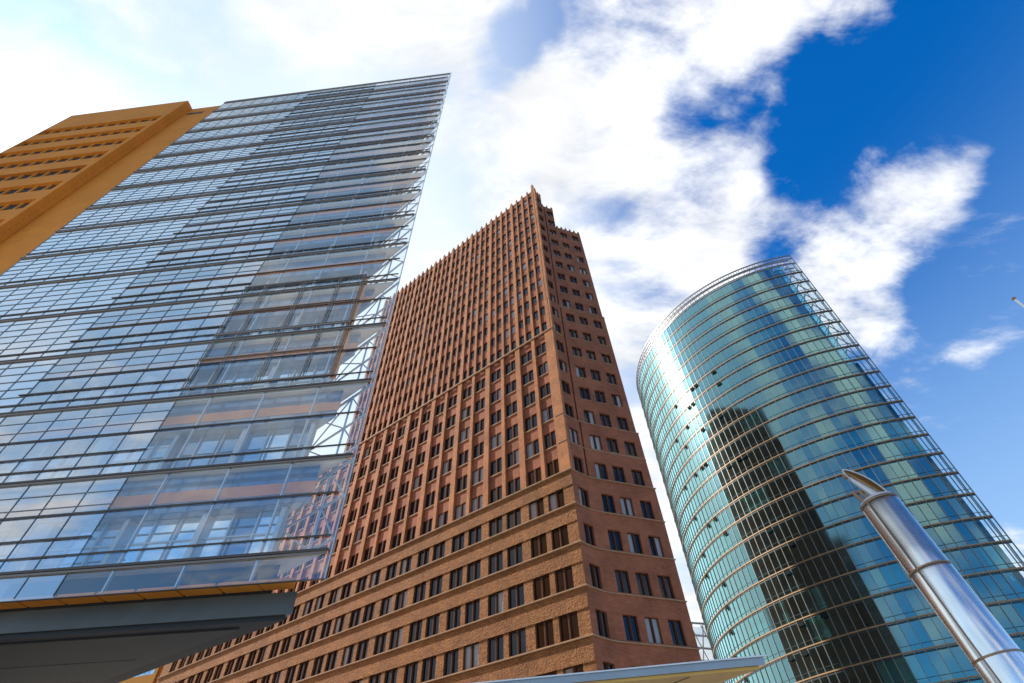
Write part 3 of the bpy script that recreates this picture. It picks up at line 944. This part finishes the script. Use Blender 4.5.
for q in range(60):
    t0 = TH0 + (-106.5 - TH0) * q / 60; t1 = TH0 + (-106.5 - TH0) * (q + 1) / 60
    p.hexa([cyl(t0, BR - .05, BZ[-1] - .3), cyl(t1, BR - .05, BZ[-1] - .3), cyl(t1, BR - 3, BZ[-1] - .3), cyl(t0, BR - 3, BZ[-1] - .3),
            cyl(t0, BR - .05, BZ[-1] - .02), cyl(t1, BR - .05, BZ[-1] - .02), cyl(t1, BR - 3, BZ[-1] - .02), cyl(t0, BR - 3, BZ[-1] - .02)])
p.build('roof_slab', M['bslab'], BROOT)
# opaque heart and straight back wall
p = MB()
arc = [cyl(TH0 + (-107.5 - TH0) * q / 40, BR - 2.3, 0)[:2] for q in range(41)]
back = [(BC.x + 5, BC.y + 24), (BC.x - 30, BC.y + 36)]
p.prism(arc + [(arc[-1][0] + 14, arc[-1][1] + 40)] , .13, BZ[-2] + 1.0)
p.build('core', M['bslab'], BROOT)
# end wall: glazed side between the heart and the screen
p = MB()
for i in range(len(BZ) - 1):
    te = -101.9 if i < 19 else -104.6
    a = cyl(te, BR - 1.0, 0); dx, dy = .42, .91
    for k in range(6):
        p.quad((a[0] + dx * 2 * k, a[1] + dy * 2 * k, BZ[i] + .62), (a[0] + dx * (2 * k + 1.9), a[1] + dy * (2 * k + 1.9), BZ[i] + .62),
               (a[0] + dx * (2 * k + 1.9), a[1] + dy * (2 * k + 1.9), BZ[i + 1]), (a[0] + dx * 2 * k, a[1] + dy * 2 * k, BZ[i + 1]))
p.build('end_glazing', M['broom'], BROOT)
# vent flaps standing open
rng = random.Random(3)
for q in range(48):
    th = TH0 + DTH * rng.randint(10, 27); i = rng.randint(3, 21)
    p = MB(); z1 = BZ[i + 1] - .2; t0, t1 = th + .2, th + DTH - .2
    a, b = cyl(t0, BR + .03, z1), cyl(t1, BR + .03, z1)
    c, d = cyl(t1, BR + .32, z1 - .75), cyl(t0, BR + .32, z1 - .75)
    p.hexa([a, b, c, d] + [(v[0], v[1], v[2] + .05) for v in (a, b, c, d)])
    p.build('vent_flap', M['flap'], BROOT)

# ------------------------------------------------------------------ canopy at the bottom of the view
CR = empty('entrance_canopy', (-3, 14, 0.13), 'flat grey edged canopy with ochre soffit below the brick tower', 'canopy')
tip = Vector((5.12, 12.28)); ed = Vector((-5.9, 1.21)).normalized(); rdir = Vector((-.53, .85)).normalized()
cpts = [tip, tip + ed * 16, tip + ed * 16 + rdir * 9, tip + rdir * 9]
def shrink(d): 
    return [tuple(cpts[0] + ed * d * 1.6 + rdir * d), tuple(cpts[1] + rdir * d), tuple(cpts[2]), tuple(cpts[3] + ed * d)]
p = MB(); p.prism([tuple(q) for q in cpts], 4.86, 5.0); p.build('fascia', M['fascia'], CR)
p = MB(); p.prism([tuple(q) for q in (cpts[0] + (-ed) * .05 - rdir * .05, cpts[1] - rdir * .05, cpts[2], cpts[3] - ed * .05)], 5.003, 5.03); p.build('roof_sheet', M['white'], CR)
p = MB(); p.prism(shrink(.06), 4.80, 4.857); cs = p.build('soffit', M['csoffit'], CR)
p = MB()
for k in range(1, 11):
    a = tip + ed * (k * 1.45)
    b = a + rdir * 8.8; q = Vector((-rdir.y, rdir.x)) * .012
    a = a + rdir * .2
    p.prism([tuple(a - q), tuple(a + q), tuple(b + q), tuple(b - q)], 4.793, 4.799)
p.build('seam', M['joint'], cs)
for k in (3.5, 12):
    a = tip + ed * k + rdir * 5
    p = MB(); p.tube((a.x, a.y, .13), (a.x, a.y, 4.8), .12, 16); p.build('post', M['fascia'], CR)

# ------------------------------------------------------------------ stainless light column
top = Vector((9.6 * math.sin(R(37.95)), 9.6 * math.cos(R(37.95)), 5.86))
low = Vector((9.6 * math.sin(R(39.3)), 9.6 * math.cos(R(39.3)), 3.3))
axis = (top - low).normalized()
foot = top - axis * ((top.z - .13) / axis.z)
LR = empty('light_column', foot, 'thick polished steel column with tilted lamp reflector on top', 'light column')
rad = .283
p = MB(); p.tube(foot, top, rad, 64); sh = p.build('shaft', M['chrome'], LR, smooth=True)
for pl in sh.data.polygons:
    if len(pl.vertices) > 4: pl.use_smooth = False
for d in (.02, 1.13, 2.28, 3.43, 4.58):
    c = top - axis * d
    p = MB(); p.tube(c - axis * .011, c + axis * .011, rad + .007, 64); p.build('joint_ring', M['ring'], LR)
p = MB(); p.tube(top, top + axis * .05, rad + .01, 48, rad - .03); p.build('cap', M['clamp'], LR)
xax = Vector((math.cos(R(37.95)), -math.sin(R(37.95)), 0)); xax = (xax - axis * xax.dot(axis)).normalized()
yax = axis.cross(xax)
vd = Vector((0, 0, CAMZ)) - top; vd = (vd - axis * vd.dot(axis)).normalized()    # towards the viewer
lx = vd.cross(axis).normalized()
ang = R(28)
sv = (vd * math.cos(ang) - lx * math.sin(ang)).normalized()
if sv.dot(xax) > 0: sv = (vd * math.cos(ang) + lx * math.sin(ang)).normalized()
p = MB(); q = top + sv * (rad + .004); q0 = foot + axis * .1 + sv * (rad + .004)
p.tube(q0, q, .009, 6); p.build('weld_seam', M['ring'], LR)
# reflector: a long leaf shaped shell leaning out over the head
left = -xax
base = top + axis * .06 + xax * .17
ax2 = (axis * .80 + left * .42 + vd * .18).normalized()
side_ = (ax2.cross(vd)).normalized(); nrm = side_.cross(ax2).normalized()
if nrm.dot(vd) < 0: nrm = -nrm
p = MB(); NL, NW = 22, 10; Lr = .70; Wr = .09
grid = []
for i in range(NL + 1):
    t = i / NL
    wd = Wr * (math.sin(math.pi * min(1, (t * .93 + .07))) ** .62)
    row = []
    for j in range(NW + 1):
        u = -1 + 2 * j / NW
        row.append(base + ax2 * (t * Lr) + side_ * (wd * u) - nrm * (.09 * (1 - u * u) * (wd / Wr)) + nrm * .02)
    grid.append(row)
for off, flip in ((0, False), (-.02, True)):
    i0 = len(p.v)
    for row in grid:
        for v in row: p.v.append(tuple(v + nrm * off))
    for i in range(NL):
        for j in range(NW):
            a = i0 + i * (NW + 1) + j; f = (a, a + 1, a + NW + 2, a + NW + 1)
            p.f.append(f[::-1] if flip else f)
n0 = (NL + 1) * (NW + 1)
def idx(i, j, l): return l * n0 + i * (NW + 1) + j
for i in range(NL):
    for j in (0, NW):
        p.f.append((idx(i, j, 0), idx(i + 1, j, 0), idx(i + 1, j, 1), idx(i, j, 1)))
p.build('reflector', M['reflector'], LR, smooth=False)
p = MB()
for j in (0, NW):
    for i in range(NL): p.tube(grid[i][j], grid[i + 1][j], .013, 6)
p.build('reflector_rim', M['reflector_out'], LR)
p = MB(); a = top + axis * .02 + vd * .05 + xax * .06; b = a + axis * .50 - xax * .20 + vd * .05
p.tube(a, b, .075, 16, .028); p.build('lamp_arm', M['reflector_out'], LR, smooth=False)
p = MB(); p.tube(b, b + axis * .05 - xax * .03, .04, 12, .05); p.tube(b + axis * .05 - xax * .03, b + axis * .1 - xax * .02, .05, 12, .02); p.build('lamp_head', M['ring'], LR)
p = MB(); a = top + axis * .02 - xax * .16 + vd * .1; p.tube(a, a + axis * .26 - xax * .07, .03, 8); p.tube(a + xax * .09, a + axis * .24 + xax * .02, .025, 8); p.build('bracket', M['ring'], LR)

# ------------------------------------------------------------------ white flag pole at the right edge
fx, fy = 16 * math.sin(R(58.0)), 16 * math.cos(R(58.0))
FR = empty('flag_pole', (fx, fy, .13), 'thin white pole with small ball finial at the right edge', 'pole')
p = MB(); p.tube((fx, fy, .13), (fx, fy, 12.1), .06, 12, .03); p.build('shaft', M['white'], FR)
bm = bmesh.new(); bmesh.ops.create_uvsphere(bm, u_segments=12, v_segments=8, radius=.05); me = bpy.data.meshes.new('finial'); bm.to_mesh(me); bm.free()
me.materials.append(M['ring']); o = bpy.data.objects.new('finial', me); COL.objects.link(o); o.parent = FR; o.location = (0, 0, 12.02)

# ------------------------------------------------------------------ far things seen in the gaps
OB = Frame((150 * math.sin(R(-36)), 150 * math.cos(R(-36))), az=-70)
OR = empty('ochre_block', (*OB.xy(0, -8), 0), 'orange office block glimpsed under the soffit beyond the brick tower', 'building')
w = MB(); OB.wall(w, -14, 30, 0, 40, [(-13, 29, 6 + 4 * k, 8.2 + 4 * k) for k in range(8)], depth=.4); 
OB.box(w, -14, 30, -14, -1.0, 0, 40); w.build('wall', M['ochre'], OR)
for k in range(8):
    g2 = MB(); s = -13
    while s < 28.5:
        g2.quad(OB(s + .05, -.3, 6 + 4 * k), OB(s + 1.45, -.3, 6 + 4 * k), OB(s + 1.45, -.3, 8.2 + 4 * k), OB(s + .05, -.3, 8.2 + 4 * k)); s += 1.5
    g2.build('window_row', M['glaz'], OR)
GD = 150
def gp(az, el, d=GD): return Vector((d * math.sin(R(az)), d * math.cos(R(az)), CAMZ + d * math.tan(R(el))))
GR = empty('glazed_roof', (*gp(18.5, 0)[:2], 0), 'pale steel and glass roof edge in the gap between both towers', 'roof')
p = MB()
for k in range(5):
    p.tube(gp(14, 17.9 - k * 1.0, GD + 6 * k), gp(24, 16.0 - k * 1.05, GD + 6 * k), .28, 6)
for k in range(9):
    a = 15 + k
    p.tube(gp(a, 17.6 - (k * .19), GD), gp(a + 1.2, 13.0, GD + 26), .16, 6)
    p.tube(gp(a + 1.2, 17.4 - k * .19, GD), gp(a, 13.0, GD + 26), .16, 6)
p.build('lattice', M['clamp'], GR)
p = MB(); p.quad(gp(14, 17.6), gp(24, 15.7), gp(24, 12.5, GD + 28), gp(14, 13.4, GD + 28)); p.build('glass_pane', M['roofglass'], GR)
p = MB()
for a in (14.5, 19, 23.5):
    q = gp(a, 13.2, GD + 20); p.tube((q.x, q.y, 0), q, .5, 10)
p.build('column', M['beam'], GR)
